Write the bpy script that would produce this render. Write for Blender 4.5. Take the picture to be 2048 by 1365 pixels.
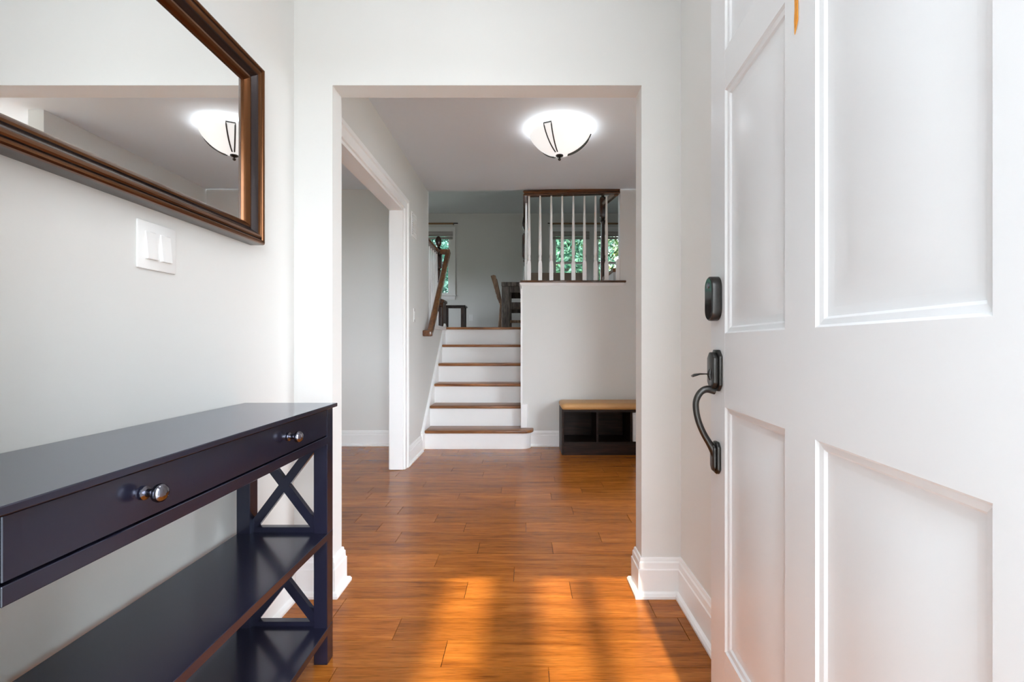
import bpy, bmesh, math, random
from mathutils import Vector, Matrix

random.seed(7)
for o in list(bpy.data.objects):
    bpy.data.objects.remove(o)
SC = bpy.context.scene
COL = SC.collection
PI = math.pi

# ------------------------------------------------------------------ camera
FPX = 950.0                      # focal length in pixels of the 2048 wide frame
CAMZ = 0.98
cam_d = bpy.data.cameras.new('camera')
cam_d.sensor_width = 36.0
cam_d.lens = FPX * 36.0 / 2048.0
cam_d.shift_x = -26.0 / 2048.0
cam_d.shift_y = 7.5 / 2048.0
cam_d.clip_start = 0.02
cam = bpy.data.objects.new('camera', cam_d)
cam.location = (0, 0, CAMZ)
cam.rotation_euler = (PI / 2, 0, 0)
COL.objects.link(cam)
SC.camera = cam

# ------------------------------------------------------------------ sky, sun, exposure
SKY_STRENGTH = 1.95
SUN_STRENGTH = 0.80
world = bpy.data.worlds.new('sky')
SC.world = world
world.use_nodes = True
bg = world.node_tree.nodes['Background']
bg.inputs['Color'].default_value = (0.84, 0.92, 1.0, 1)
bg.inputs['Strength'].default_value = SKY_STRENGTH
sun_d = bpy.data.lights.new('sun', 'SUN')
sun_d.energy = SUN_STRENGTH
sun_d.angle = math.radians(0.75)
sun_d.color = (1.0, 0.92, 0.70)
sun = bpy.data.objects.new('sun', sun_d)
sun.rotation_euler = (math.radians(90 - 48), 0, math.radians(0.0))
COL.objects.link(sun)


def portal(name, loc, rot, sx, sy):
    """daylight sampling portal in an opening (gives off no light of its own)"""
    d = bpy.data.lights.new(name, 'AREA')
    d.shape = 'RECTANGLE'
    d.size, d.size_y = sx, sy
    d.cycles.is_portal = True
    o = bpy.data.objects.new(name, d)
    o.location, o.rotation_euler = loc, rot
    COL.objects.link(o)


vs = SC.view_settings
vs.view_transform = 'Standard'
vs.look = 'None'
vs.gamma = 1.0
vs.use_curve_mapping = False
vs.exposure = 3.16
SC.cycles.use_denoising = True
SC.cycles.max_bounces = 14
SC.cycles.diffuse_bounces = 8
SC.cycles.glossy_bounces = 6
SC.cycles.transparent_max_bounces = 12
SC.cycles.sample_clamp_indirect = 6.0
SC.cycles.caustics_reflective = False
SC.cycles.caustics_refractive = False


# ------------------------------------------------------------------ materials
def new_mat(name):
    m = bpy.data.materials.new(name)
    m.use_nodes = True
    return m, m.node_tree.nodes, m.node_tree.links, m.node_tree.nodes['Principled BSDF']


def plain(name, col, rough=0.5, metal=0.0, spec=0.5, bump=0.0, bscale=60.0, vary=0.0, coat=0.0, tint=None):
    m, N, L, P = new_mat(name)
    if tint:
        P.inputs['Specular Tint'].default_value = (*tint, 1)
        P.inputs['Coat Tint'].default_value = (*[0.5 + 0.5 * c for c in tint], 1)
    P.inputs['Base Color'].default_value = (*col, 1)
    P.inputs['Roughness'].default_value = rough
    P.inputs['Metallic'].default_value = metal
    P.inputs['Specular IOR Level'].default_value = spec
    P.inputs['Coat Weight'].default_value = coat
    P.inputs['Coat Roughness'].default_value = 0.15
    tc = N.new('ShaderNodeTexCoord')
    nz = N.new('ShaderNodeTexNoise')
    nz.inputs['Scale'].default_value = bscale
    nz.inputs['Detail'].default_value = 4
    L.new(tc.outputs['Object'], nz.inputs['Vector'])
    if vary > 0:
        mx = N.new('ShaderNodeMix')
        mx.data_type = 'RGBA'
        mx.inputs[6].default_value = (*[c * (1 - vary) for c in col], 1)
        mx.inputs[7].default_value = (*[min(1, c * (1 + vary)) for c in col], 1)
        L.new(nz.outputs['Fac'], mx.inputs[0])
        L.new(mx.outputs[2], P.inputs['Base Color'])
    if bump > 0:
        b = N.new('ShaderNodeBump')
        b.inputs['Strength'].default_value = bump
        b.inputs['Distance'].default_value = 0.002
        L.new(nz.outputs['Fac'], b.inputs['Height'])
        L.new(b.outputs['Normal'], P.inputs['Normal'])
    return m


def wood(name, c_dark, c_mid, c_light, rough=0.3, axis=0, grain=26.0, length=1.6, coat=0.0, rand=0.25, pores=0.35, spec=0.5, fig=0.085, lo=0.30, hi=0.72):
    """straight grained board, one random offset and tone per object"""
    m, N, L, P = new_mat(name)
    tc = N.new('ShaderNodeTexCoord')
    oi = N.new('ShaderNodeObjectInfo')
    mp = N.new('ShaderNodeMapping')
    sc = [grain] * 3
    sc[axis] = length
    mp.inputs['Scale'].default_value = sc
    ml = N.new('ShaderNodeMath'); ml.operation = 'MULTIPLY'; ml.inputs[1].default_value = 97.0
    L.new(oi.outputs['Random'], ml.inputs[0])
    cb = N.new('ShaderNodeCombineXYZ')
    for k in range(3):
        L.new(ml.outputs[0], cb.inputs[k])
    ad = N.new('ShaderNodeVectorMath'); ad.operation = 'ADD'
    L.new(tc.outputs['Object'], mp.inputs['Vector'])
    L.new(mp.outputs['Vector'], ad.inputs[0])
    L.new(cb.outputs['Vector'], ad.inputs[1])
    n1 = N.new('ShaderNodeTexNoise')
    n1.inputs['Scale'].default_value = 1.0
    n1.inputs['Detail'].default_value = 7
    n1.inputs['Roughness'].default_value = 0.62
    n1.inputs['Distortion'].default_value = 0.6
    L.new(ad.outputs[0], n1.inputs['Vector'])
    # broad cathedral figure
    mp2 = N.new('ShaderNodeMapping')
    s2 = [grain * 0.32] * 3
    s2[axis] = length * 0.9
    mp2.inputs['Scale'].default_value = s2
    L.new(tc.outputs['Object'], mp2.inputs['Vector'])
    ad2 = N.new('ShaderNodeVectorMath'); ad2.operation = 'ADD'
    L.new(mp2.outputs['Vector'], ad2.inputs[0])
    L.new(cb.outputs['Vector'], ad2.inputs[1])
    n2 = N.new('ShaderNodeTexNoise')
    n2.inputs['Scale'].default_value = 1.0
    n2.inputs['Detail'].default_value = 1.5
    L.new(ad2.outputs[0], n2.inputs['Vector'])
    mm = N.new('ShaderNodeMath'); mm.operation = 'MULTIPLY'; mm.inputs[1].default_value = 20.0
    L.new(n2.outputs['Fac'], mm.inputs[0])
    sn = N.new('ShaderNodeMath'); sn.operation = 'SINE'
    L.new(mm.outputs[0], sn.inputs[0])
    s3 = N.new('ShaderNodeMath'); s3.operation = 'MULTIPLY_ADD'
    s3.inputs[1].default_value = fig; s3.inputs[2].default_value = 0.0
    L.new(sn.outputs[0], s3.inputs[0])
    sm = N.new('ShaderNodeMath'); sm.operation = 'ADD'
    L.new(n1.outputs['Fac'], sm.inputs[0])
    L.new(s3.outputs[0], sm.inputs[1])
    rp = N.new('ShaderNodeValToRGB')
    rp.color_ramp.elements[0].position = lo
    rp.color_ramp.elements[0].color = (*c_dark, 1)
    rp.color_ramp.elements[1].position = hi
    rp.color_ramp.elements[1].color = (*c_light, 1)
    e = rp.color_ramp.elements.new(0.5)
    e.color = (*c_mid, 1)
    L.new(sm.outputs[0], rp.inputs['Fac'])
    # tone per board
    mr = N.new('ShaderNodeMapRange')
    mr.inputs['To Min'].default_value = 1 - rand
    mr.inputs['To Max'].default_value = 1 + rand
    L.new(oi.outputs['Random'], mr.inputs['Value'])
    vm = N.new('ShaderNodeVectorMath'); vm.operation = 'SCALE'
    L.new(rp.outputs['Color'], vm.inputs[0])
    L.new(mr.outputs[0], vm.inputs['Scale'])
    # fine dark pores
    n3 = N.new('ShaderNodeTexNoise')
    n3.inputs['Scale'].default_value = 7.0
    n3.inputs['Detail'].default_value = 2
    L.new(ad.outputs[0], n3.inputs['Vector'])
    r3 = N.new('ShaderNodeMapRange')
    r3.inputs['From Min'].default_value = 0.30
    r3.inputs['From Max'].default_value = 0.52
    r3.inputs['To Min'].default_value = 1 - pores
    r3.inputs['To Max'].default_value = 1.0
    L.new(n3.outputs['Fac'], r3.inputs['Value'])
    v2 = N.new('ShaderNodeVectorMath'); v2.operation = 'SCALE'
    L.new(vm.outputs[0], v2.inputs[0])
    L.new(r3.outputs[0], v2.inputs['Scale'])
    L.new(v2.outputs[0], P.inputs['Base Color'])
    P.inputs['Roughness'].default_value = rough
    P.inputs['Specular IOR Level'].default_value = spec
    P.inputs['Coat Weight'].default_value = coat
    P.inputs['Coat Roughness'].default_value = 0.12
    b = N.new('ShaderNodeBump')
    b.inputs['Strength'].default_value = 0.12
    b.inputs['Distance'].default_value = 0.001
    L.new(n1.outputs['Fac'], b.inputs['Height'])
    L.new(b.outputs['Normal'], P.inputs['Normal'])
    return m


M = {}
M['wall'] = plain('wall_paint', (0.745, 0.742, 0.722), 0.62, bump=0.05, bscale=220)
M['ceil'] = plain('ceiling_paint', (0.765, 0.825, 0.885), 0.8, bump=0.04, bscale=160)
M['trim'] = plain('trim_paint', (0.90, 0.90, 0.895), 0.32, bump=0.02, bscale=90)
M['door'] = plain('door_paint', (0.70, 0.705, 0.715), 0.28, bump=0.03, bscale=70)
M['floor'] = wood('floor_wood', (0.165, 0.042, 0.006), (0.375, 0.113, 0.015), (0.52, 0.185, 0.028), 0.24, 0, 42, 2.6, rand=0.17, spec=0.27, pores=0.34, fig=0.075, lo=0.14, hi=0.90)
M['tread'] = wood('tread_wood', (0.16, 0.055, 0.018), (0.33, 0.128, 0.042), (0.50, 0.215, 0.078), 0.32, 0, 40, 2.0)
M['upfloor'] = wood('upper_floor_wood', (0.10, 0.065, 0.04), (0.24, 0.165, 0.11), (0.34, 0.25, 0.18), 0.4, 0, 40, 2.0)
M['rail'] = wood('rail_wood_lit', (0.15, 0.058, 0.022), (0.20, 0.080, 0.031), (0.26, 0.110, 0.043), 0.22, 1, 45, 3.0, coat=0.4)  # lighter copy of the rail wood, caught light put into its colour
M['rail_x'] = wood('rail_wood_across', (0.060, 0.022, 0.009), (0.105, 0.040, 0.016), (0.17, 0.068, 0.026), 0.22, 0, 45, 3.0, coat=0.4)
M['newel'] = wood('newel_wood', (0.012, 0.004, 0.002), (0.032, 0.010, 0.005), (0.07, 0.024, 0.010), 0.25, 2, 45, 3.0, coat=0.4)
M['espresso'] = plain('espresso_blue_sheen', (0.012, 0.0115, 0.022), 0.22, spec=0.5, coat=0.45, tint=(0.70, 0.80, 1.0), bump=0.01, bscale=300, vary=0.15)  # blue sheen of the sky put into base colour and specular tint
M['bench'] = wood('bench_veneer', (0.008, 0.0035, 0.0022), (0.016, 0.007, 0.0045), (0.030, 0.014, 0.009), 0.42, 0, 50, 3.0, spec=0.2)
M['tan'] = plain('tan_upholstery', (0.55, 0.30, 0.115), 0.45, bump=0.25, bscale=120, vary=0.12)
M['bin'] = plain('white_fabric', (0.72, 0.72, 0.72), 0.8, bump=0.3, bscale=200)
M['bronze'] = plain('bronze_frame', (0.14, 0.052, 0.016), 0.27, metal=0.85, bump=0.03, bscale=30, vary=0.15, coat=0.2)
M['glaze_reflect'] = plain('dark_glaze_and_reflection', (0.030, 0.020, 0.020), 0.22, metal=0.4, coat=0.3)
M['gun'] = plain('dark_metal', (0.060, 0.058, 0.056), 0.30, metal=0.9, bump=0.02, bscale=150, vary=0.2)
M['knob'] = plain('dark_chrome', (0.22, 0.22, 0.26), 0.14, metal=1.0)
M['black'] = plain('black_gloss', (0.012, 0.012, 0.012), 0.08)
M['plastic'] = plain('white_plastic', (0.88, 0.88, 0.87), 0.25)
M['ribbon'] = plain('orange_ribbon', (0.70, 0.27, 0.015), 0.6, bump=0.2, bscale=120, vary=0.25)
M['chair'] = wood('chair_wood', (0.14, 0.075, 0.042), (0.30, 0.17, 0.10), (0.46, 0.28, 0.17), 0.45, 2, 40, 4.0)
M['table'] = wood('grey_wood', (0.06, 0.05, 0.045), (0.15, 0.125, 0.11), (0.27, 0.23, 0.205), 0.55, 2, 40, 4.0)
M['sidetable'] = wood('dark_side_table', (0.015, 0.008, 0.006), (0.035, 0.02, 0.015), (0.06, 0.035, 0.026), 0.35, 2, 40, 4.0)
M['cabinet'] = wood('red_brown_wood', (0.045, 0.016, 0.007), (0.11, 0.042, 0.018), (0.19, 0.08, 0.035), 0.35, 2, 40, 4.0)
M['settee'] = plain('brown_fabric', (0.32, 0.25, 0.20), 0.85, bump=0.3, bscale=150, vary=0.2)
M['shade'] = plain('shade_fabric', (0.50, 0.46, 0.44), 0.8, bump=0.2, bscale=120)
M['rod'] = plain('copper_rod', (0.30, 0.17, 0.08), 0.35, metal=0.5)
M['bark'] = plain('tree_bark', (0.10, 0.075, 0.055), 0.9, bump=0.8, bscale=12, vary=0.35)
M['ground'] = plain('lawn', (0.12, 0.13, 0.105), 0.95, bump=0.5, bscale=6, vary=0.35)
M['concrete'] = plain('pale_concrete', (0.55, 0.54, 0.52), 0.9, bump=0.3, bscale=25, vary=0.1)
M['slot'] = plain('dark_slot', (0.02, 0.02, 0.02), 0.6)

# mirror glass
m, N, L, P = new_mat('mirror_silver')
P.inputs['Base Color'].default_value = (0.93, 0.94, 0.94, 1)
P.inputs['Metallic'].default_value = 1.0
P.inputs['Roughness'].default_value = 0.01
M['mirror'] = m
# window glass: lets light straight through, with a faint reflection
m, N, L, P = new_mat('window_glass')
tr = N.new('ShaderNodeBsdfTransparent')
tr.inputs['Color'].default_value = (0.93, 0.97, 0.95, 1)
gl = N.new('ShaderNodeBsdfGlossy')
gl.inputs['Roughness'].default_value = 0.02
fr = N.new('ShaderNodeFresnel')
fr.inputs['IOR'].default_value = 1.25
mx = N.new('ShaderNodeMixShader')
L.new(fr.outputs[0], mx.inputs[0])
L.new(tr.outputs[0], mx.inputs[1])
L.new(gl.outputs[0], mx.inputs[2])
L.new(mx.outputs[0], N['Material Output'].inputs['Surface'])
M['glass'] = m
# lit frosted bowl
m, N, L, P = new_mat('frosted_bowl')
P.inputs['Base Color'].default_value = (0.85, 0.86, 0.86, 1)
P.inputs['Roughness'].default_value = 0.35
P.inputs['Emission Color'].default_value = (1.0, 1.0, 0.99, 1)
P.inputs['Emission Strength'].default_value = 0.072
M['bowl'] = m


def leaf_mat(name, c0, c1, c2):
    m, N, L, P = new_mat(name)
    gi = N.new('ShaderNodeNewGeometry')
    rp = N.new('ShaderNodeValToRGB')
    rp.color_ramp.elements[0].color = (*c0, 1)
    rp.color_ramp.elements[1].color = (*c2, 1)
    e = rp.color_ramp.elements.new(0.55)
    e.color = (*c1, 1)
    L.new(gi.outputs['Random Per Island'], rp.inputs['Fac'])
    L.new(rp.outputs['Color'], P.inputs['Base Color'])
    P.inputs['Roughness'].default_value = 0.45
    P.inputs['Transmission Weight'].default_value = 0.0
    return m


M['leafA'] = leaf_mat('leaf_green', (0.008, 0.036, 0.022), (0.026, 0.100, 0.058), (0.12, 0.25, 0.14))
M['leafB'] = leaf_mat('leaf_yellow_green', (0.016, 0.046, 0.014), (0.058, 0.12, 0.030), (0.24, 0.25, 0.06))
M['leafC'] = leaf_mat('leaf_blue_green', (0.008, 0.040, 0.030), (0.024, 0.105, 0.075), (0.12, 0.26, 0.19))

# ------------------------------------------------------------------ mesh helpers
W = {}          # world position of every object's origin (unrotated frames)


def tag(o, label=None, cat=None, group=None, kind=None):
    if label: o['label'] = label
    if cat: o['category'] = cat
    if group: o['group'] = group
    if kind: o['kind'] = kind
    return o


def empty(name, loc, label=None, cat=None, group=None, kind=None, rotz=0.0):
    o = bpy.data.objects.new(name, None)
    o.empty_display_size = 0.1
    o.location = loc
    o.rotation_euler = (0, 0, rotz)
    COL.objects.link(o)
    W[o.name] = Vector(loc)
    return tag(o, label, cat, group, kind)


def mk(name, verts, faces, mat, parent=None, local=False, smooth=True, bevel=0.0, seg=1, angle=35):
    """one mesh object, origin at the middle of its box; local=True keeps verts in the parent's (rotated) frame"""
    vv = [Vector(v) for v in verts]
    lo = Vector([min(v[k] for v in vv) for k in range(3)])
    hi = Vector([max(v[k] for v in vv) for k in range(3)])
    c = (lo + hi) / 2
    me = bpy.data.meshes.new(name)
    me.from_pydata([tuple(v - c) for v in vv], [], faces)
    bm = bmesh.new()
    bm.from_mesh(me)
    bmesh.ops.recalc_face_normals(bm, faces=bm.faces)
    if bevel > 0:
        es = [e for e in bm.edges if len(e.link_faces) == 2 and e.calc_face_angle(0) > math.radians(angle)]
        bmesh.ops.bevel(bm, geom=es, offset=bevel, segments=seg, profile=0.5, affect='EDGES', clamp_overlap=True)
    bm.to_mesh(me)
    bm.free()
    if smooth:
        for p in me.polygons: p.use_smooth = True
        me.set_sharp_from_angle(angle=math.radians(angle))
    me.materials.append(M[mat] if isinstance(mat, str) else mat)
    o = bpy.data.objects.new(name, me)
    COL.objects.link(o)
    if parent is not None:
        o.parent = parent
        if local:
            base = W.get('L' + parent.name, Vector((0, 0, 0)))
            o.location = c - base
            W['L' + o.name] = c
        else:
            o.location = c - W[parent.name]
    else:
        o.location = c
    W[o.name] = c
    return o


BOXF = [(0, 1, 2, 3), (4, 7, 6, 5), (0, 4, 5, 1), (1, 5, 6, 2), (2, 6, 7, 3), (3, 7, 4, 0)]


def bxv(x0, x1, y0, y1, z0, z1):
    return [(x0, y0, z0), (x1, y0, z0), (x1, y1, z0), (x0, y1, z0), (x0, y0, z1), (x1, y0, z1), (x1, y1, z1), (x0, y1, z1)]


def box(name, x0, x1, y0, y1, z0, z1, mat, parent=None, bevel=0.0, seg=1, local=False):
    return mk(name, bxv(x0, x1, y0, y1, z0, z1), BOXF, mat, parent, local, bevel=bevel, seg=seg, smooth=bevel > 0)


def boxes(name, lst, mat, parent=None, local=False, bevel=0.0):
    v, f = [], []
    for b in lst:
        n = len(v)
        v += bxv(*b)
        f += [tuple(i + n for i in q) for q in BOXF]
    return mk(name, v, f, mat, parent, local, smooth=False, bevel=bevel)


def prism(name, poly, axis, a, b, mat, parent=None, bevel=0.0, seg=1, local=False, smooth=True):
    """polygon in the two other axes (in xyz order) extruded from a to b along axis"""
    n = len(poly)
    def P3(p, t):
        return {0: (t, p[0], p[1]), 1: (p[0], t, p[1]), 2: (p[0], p[1], t)}[axis]
    v = [P3(p, a) for p in poly] + [P3(p, b) for p in poly]
    f = [tuple(range(n))[::-1], tuple(range(n, 2 * n))] + [(i, (i + 1) % n, n + (i + 1) % n, n + i) for i in range(n)]
    return mk(name, v, f, mat, parent, local, bevel=bevel, seg=seg, smooth=smooth)


def lathe_vf(prof, c=(0, 0, 0), axis=2, seg=20):
    """prof: (radius, height) list"""
    v, f = [], []
    for r, h in prof:
        for k in range(seg):
            a = 2 * PI * k / seg
            p = [r * math.cos(a), r * math.sin(a), h]
            if axis == 0: p = [p[2], p[0], p[1]]
            elif axis == 1: p = [p[0], p[2], p[1]]
            v.append((p[0] + c[0], p[1] + c[1], p[2] + c[2]))
    for i in range(len(prof) - 1):
        for k in range(seg):
            f.append((i * seg + k, i * seg + (k + 1) % seg, (i + 1) * seg + (k + 1) % seg, (i + 1) * seg + k))
    f.append(tuple(range(seg))[::-1])
    f.append(tuple(range((len(prof) - 1) * seg, len(prof) * seg)))
    return v, f


def lathe(name, prof, c, mat, parent=None, axis=2, seg=20, local=False, angle=50):
    v, f = lathe_vf(prof, c, axis, seg)
    return mk(name, v, f, mat, parent, local, angle=angle)


def tube_vf(pts, rad, seg=10, flat=None):
    """round bar through pts; rad a number or a list; flat=(ru, rv) scales the section"""
    pts = [Vector(p) for p in pts]
    n = len(pts)
    rads = rad if isinstance(rad, (list, tuple)) else [rad] * n
    v, f = [], []
    up = Vector((0, 0, 1))
    for i, p in enumerate(pts):
        t = (pts[min(i + 1, n - 1)] - pts[max(i - 1, 0)]).normalized()
        u = t.cross(up)
        if u.length < 1e-3: u = t.cross(Vector((1, 0, 0)))
        u.normalize()
        w = u.cross(t).normalized()
        up = w
        for k in range(seg):
            a = 2 * PI * k / seg
            fu, fw = flat if flat else (1, 1)
            v.append(tuple(p + u * math.cos(a) * rads[i] * fu + w * math.sin(a) * rads[i] * fw))
    for i in range(n - 1):
        for k in range(seg):
            f.append((i * seg + k, i * seg + (k + 1) % seg, (i + 1) * seg + (k + 1) % seg, (i + 1) * seg + k))
    f.append(tuple(range(seg))[::-1])
    f.append(tuple(range((n - 1) * seg, n * seg)))
    return v, f


def spline(pts, rad, n=5):
    """Catmull-Rom through the points, radii along"""
    p = [Vector(q) for q in pts]
    r = rad if isinstance(rad, (list, tuple)) else [rad] * len(p)
    op, orr = [], []
    for i in range(len(p) - 1):
        a, b, c, d = p[max(i - 1, 0)], p[i], p[i + 1], p[min(i + 2, len(p) - 1)]
        for k in range(n):
            t = k / n
            op.append(0.5 * ((2 * b) + (c - a) * t + (2 * a - 5 * b + 4 * c - d) * t * t + (3 * b - a - 3 * c + d) * t ** 3))
            orr.append(r[i] * (1 - t) + r[i + 1] * t)
    return op + [p[-1]], orr + [r[-1]]


def tube(name, pts, rad, mat, parent=None, seg=10, local=False, flat=None, smooth=False):
    if smooth: pts, rad = spline(pts, rad)
    v, f = tube_vf(pts, rad, seg, flat)
    return mk(name, v, f, mat, parent, local, angle=60)


def merge(*parts):
    v, f = [], []
    for a, b in parts:
        n = len(v)
        v += list(a)
        f += [tuple(i + n for i in q) for q in b]
    return v, f


def sweep(name, path, prof, mat, parent=None, to3=None, local=False, caps=True, kind=None, smooth=True):
    """profile (offset to the left of the path, height) along a 2D path with mitred corners; to3 maps (u, v, h) to xyz"""
    to3 = to3 or (lambda u, v, h: (u, v, h))
    P2 = [Vector(p) for p in path]
    n, k = len(P2), len(prof)
    v, f = [], []
    for i, p in enumerate(P2):
        d0 = (P2[i] - P2[i - 1]).normalized() if i > 0 else None
        d1 = (P2[i + 1] - P2[i]).normalized() if i < n - 1 else None
        n0 = Vector((-d0.y, d0.x)) if d0 else None
        n1 = Vector((-d1.y, d1.x)) if d1 else None
        if n0 and n1:
            mi = (n0 + n1)
            mi = mi / mi.dot(n0)
        else:
            mi = n0 or n1
        for t, h in prof:
            q = p + mi * t
            v.append(to3(q.x, q.y, h))
    for i in range(n - 1):
        for j in range(k):
            f.append((i * k + j, i * k + (j + 1) % k, (i + 1) * k + (j + 1) % k, (i + 1) * k + j))
    if caps:
        f.append(tuple(range(k))[::-1])
        f.append(tuple(range((n - 1) * k, n * k)))
    o = mk(name, v, f, mat, parent, local, smooth=smooth, angle=30)
    if kind: o['kind'] = kind
    return o


def struct(o):
    o['kind'] = 'structure'
    return o


# ------------------------------------------------------------------ main measures (metres; y is the distance from the camera)
CEIL = 2.485
XL, XR = -0.902, 0.609            # entry side walls
YF = 0.33                         # entry front wall, inner face
Y0, Y1 = 1.855, 1.948             # wall with the cased-free opening
OXL, OXR, OZ = -0.752, 0.455, 1.994
HXL, HXR = -0.955, 1.30           # hall side walls
YS = 4.589                        # wall with the bench and the baluster opening
UPZ = 1.188                       # upper level floor
UCEIL = 3.61
UY = 9.5                          # upper level back wall
WT = 0.10

# ------------------------------------------------------------------ shell
# floor: slab with single planks on it
M['gap'] = plain('plank_gap', (0.055, 0.020, 0.008), 0.9)
flo = struct(box('floor', -4.6, 4.6, YF - 0.2, 5.75, -0.12, -0.012, 'gap'))
box('side_room_boards', -4.6, -2.9, Y1, 4.7, -0.012, -0.001, 'floor', flo)
box('right_room_boards', 2.9, 4.6, Y1, 4.7, -0.012, -0.001, 'floor', flo)
ROW0, PITCH = 1.443, 0.1302
# x of the end joints in view, row by row (row 0 starts at ROW0)
J = {-1: [0.071], 0: [-0.256], 1: [-0.441], 2: [], 3: [-0.235, 0.183], 4: [-0.047], 5: [-0.40], 6: [-0.223, 0.132],
     7: [-0.643, 0.382], 8: [-0.782, -0.322, 0.005], 9: [-0.94, -0.50], 10: [0.281], 11: [-0.845], 12: [-0.428, 0.169],
     13: [-1.04, -0.158, 0.38], 14: [-0.705], 15: [-1.22, 0.215], 16: [-0.316], 17: [-0.57], 18: [-0.147], 19: [-1.38, -0.355], 20: [0.135]}
pm = M['floor']
for r in range(-9, 25):
    ya, yb = ROW0 + r * PITCH, ROW0 + (r + 1) * PITCH
    if yb > 4.72: break
    xs = sorted(J.get(r, []))
    if not xs: xs = [random.uniform(-0.9, -0.6), ]
    while xs[0] > -2.5: xs.insert(0, xs[0] - random.uniform(0.55, 1.15))
    while xs[-1] < 2.0: xs.append(xs[-1] + random.uniform(0.75, 1.25))
    for a, b in zip(xs[:-1], xs[1:]):
        if yb < Y0 and (b < XL or a > XR): continue
        g = 0.0009 if ya < 3.0 else 0.0003
        box('plank', a + 0.0010, b - 0.0010, ya + g * 0.85, yb - g * 0.85, -0.012, 0.0, 'floor', flo)

struct(box('ceiling', -4.6, 4.6, YF - 0.2, Y1, CEIL, CEIL + 0.1, 'ceil'))
# hall ceiling: its far edge runs slightly askew
HC = struct(prism('ceiling_hall', [(-4.6, Y1), (4.6, Y1), (4.6, 4.59), (0.92, 4.585), (HXL, 4.655), (HXL, 4.6), (-4.6, 4.6)], 2, CEIL, CEIL + 0.1, 'ceil', smooth=False))

# entry walls
struct(box('wall_left', XL - WT, XL, YF, Y0, 0, CEIL, 'wall'))
struct(box('wall_right', XR, XR + WT, YF, Y0, 0, CEIL, 'wall'))
struct(boxes('wall_opening', [(-2.7, OXL, Y0, Y1, 0, CEIL), (-4.5, -3.7, Y0, Y1, 0, CEIL), (-3.7, -2.7, Y0, Y1, 0, 0.8), (-3.7, -2.7, Y0, Y1, 2.1, CEIL),
                              (OXR, 1.45, Y0, Y1, 0, CEIL), (4.2, 4.5, Y0, Y1, 0, CEIL), (1.45, 4.2, Y0, Y1, 0, 0.4), (1.45, 4.2, Y0, Y1, 2.25, CEIL),
                              (OXL, OXR, Y0, Y1, OZ, CEIL)], 'wall'))
DXL, DXR, DZ = -0.475, 0.452, 2.045     # front doorway
struct(boxes('wall_front', [(XL - WT, DXL - 0.03, YF - 0.16, YF, 0, CEIL), (DXR + 0.03, XR + WT, YF - 0.16, YF, 0, CEIL),
                            (DXL - 0.03, DXR + 0.03, YF - 0.16, YF, DZ + 0.03, CEIL)], 'wall'))
struct(boxes('trim_front_door', [(DXL - 0.03, DXL, YF - 0.17, YF + 0.012, 0, DZ), (DXR, DXR + 0.03, YF - 0.17, YF + 0.012, 0, DZ),
                                 (DXL - 0.03, DXR + 0.03, YF - 0.17, YF + 0.012, DZ, DZ + 0.03)], 'trim'))
# hall left wall with the wide cased opening to the side room
OY0, OY1, OZ2 = 2.30, 3.724, 2.047
struct(boxes('wall_hall_left', [(HXL - WT, HXL, Y1, OY0, 0, CEIL), (HXL - WT, HXL, OY1, 4.70, 0, CEIL), (HXL - WT, HXL, OY0, OY1, OZ2, CEIL),
                                (HXL - WT, HXL, 4.70, 5.70, 0, UPZ - 0.04)], 'wall'))
# side room on the left, lit by its own window
struct(boxes('wall_side_room', [(-4.5, HXL - WT, 4.6075, 4.70, 0, CEIL), (-4.6, -4.5, Y1, 4.70, 0, CEIL)], 'wall'))
# hall right wall, open to the right hand room in its near half
struct(boxes('wall_hall_right', [(HXR, HXR + WT, 3.04, YS, 0, CEIL)], 'wall'))
struct(boxes('wall_right_room', [(4.5, 4.6, Y1, 2.15, 0, CEIL), (4.5, 4.6, 4.4, 4.7, 0, CEIL), (4.5, 4.6, 2.15, 4.4, 0, 0.4), (4.5, 4.6, 2.15, 4.4, 2.25, CEIL)], 'wall'))
# wall at the end of the hall: low under the balusters, full height to the right
SXL, SXR = -0.034, 0.92
struct(boxes('wall_stair', [(SXL, SXR, YS, YS + 0.10, 0, 1.575), (SXR, 4.5, YS, YS + 0.10, 0, CEIL), (SXL, SXL + 0.1, YS + 0.1, 5.70, 0, 1.575)], 'wall'))
# upper level
struct(boxes('floor_upper', [(-3.3, HXL, 4.70, UY, UPZ - 0.04, UPZ), (HXL, SXL, 5.63, UY, UPZ - 0.04, UPZ), (SXL, 3.3, 4.69, UY, UPZ - 0.04, UPZ)], 'upfloor'))
struct(box('ceiling_upper', -3.4, 3.4, 4.6, UY + 0.1, UCEIL, UCEIL + 0.1, 'ceil'))
WZ0, WZ1 = 1.98, 3.22              # upper windows: opening
WIN = [(-2.20, -1.50), (0.58, 1.22), (1.44, 2.08)]
bz = []
xs = [-3.4] + [c for w in WIN for c in w] + [3.4]
for i in range(0, len(xs), 2): bz.append((xs[i], xs[i + 1], UY, UY + 0.12, 0, UCEIL))
for a, b in WIN:
    bz += [(a, b, UY, UY + 0.12, 0, WZ0), (a, b, UY, UY + 0.12, WZ1, UCEIL)]
struct(boxes('wall_upper_back', bz, 'wall'))
struct(boxes('wall_upper_left', [(-3.4, -3.3, 4.6, 6.8, 0, UCEIL), (-3.4, -3.3, 8.0, UY, 0, UCEIL), (-3.4, -3.3, 6.8, 8.0, 0, 1.5), (-3.4, -3.3, 6.8, 8.0, 2.4, UCEIL)], 'wall'))
struct(boxes('wall_upper_right', [(3.3, 3.4, 4.6, UY, 0, UCEIL)], 'wall'))
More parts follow.
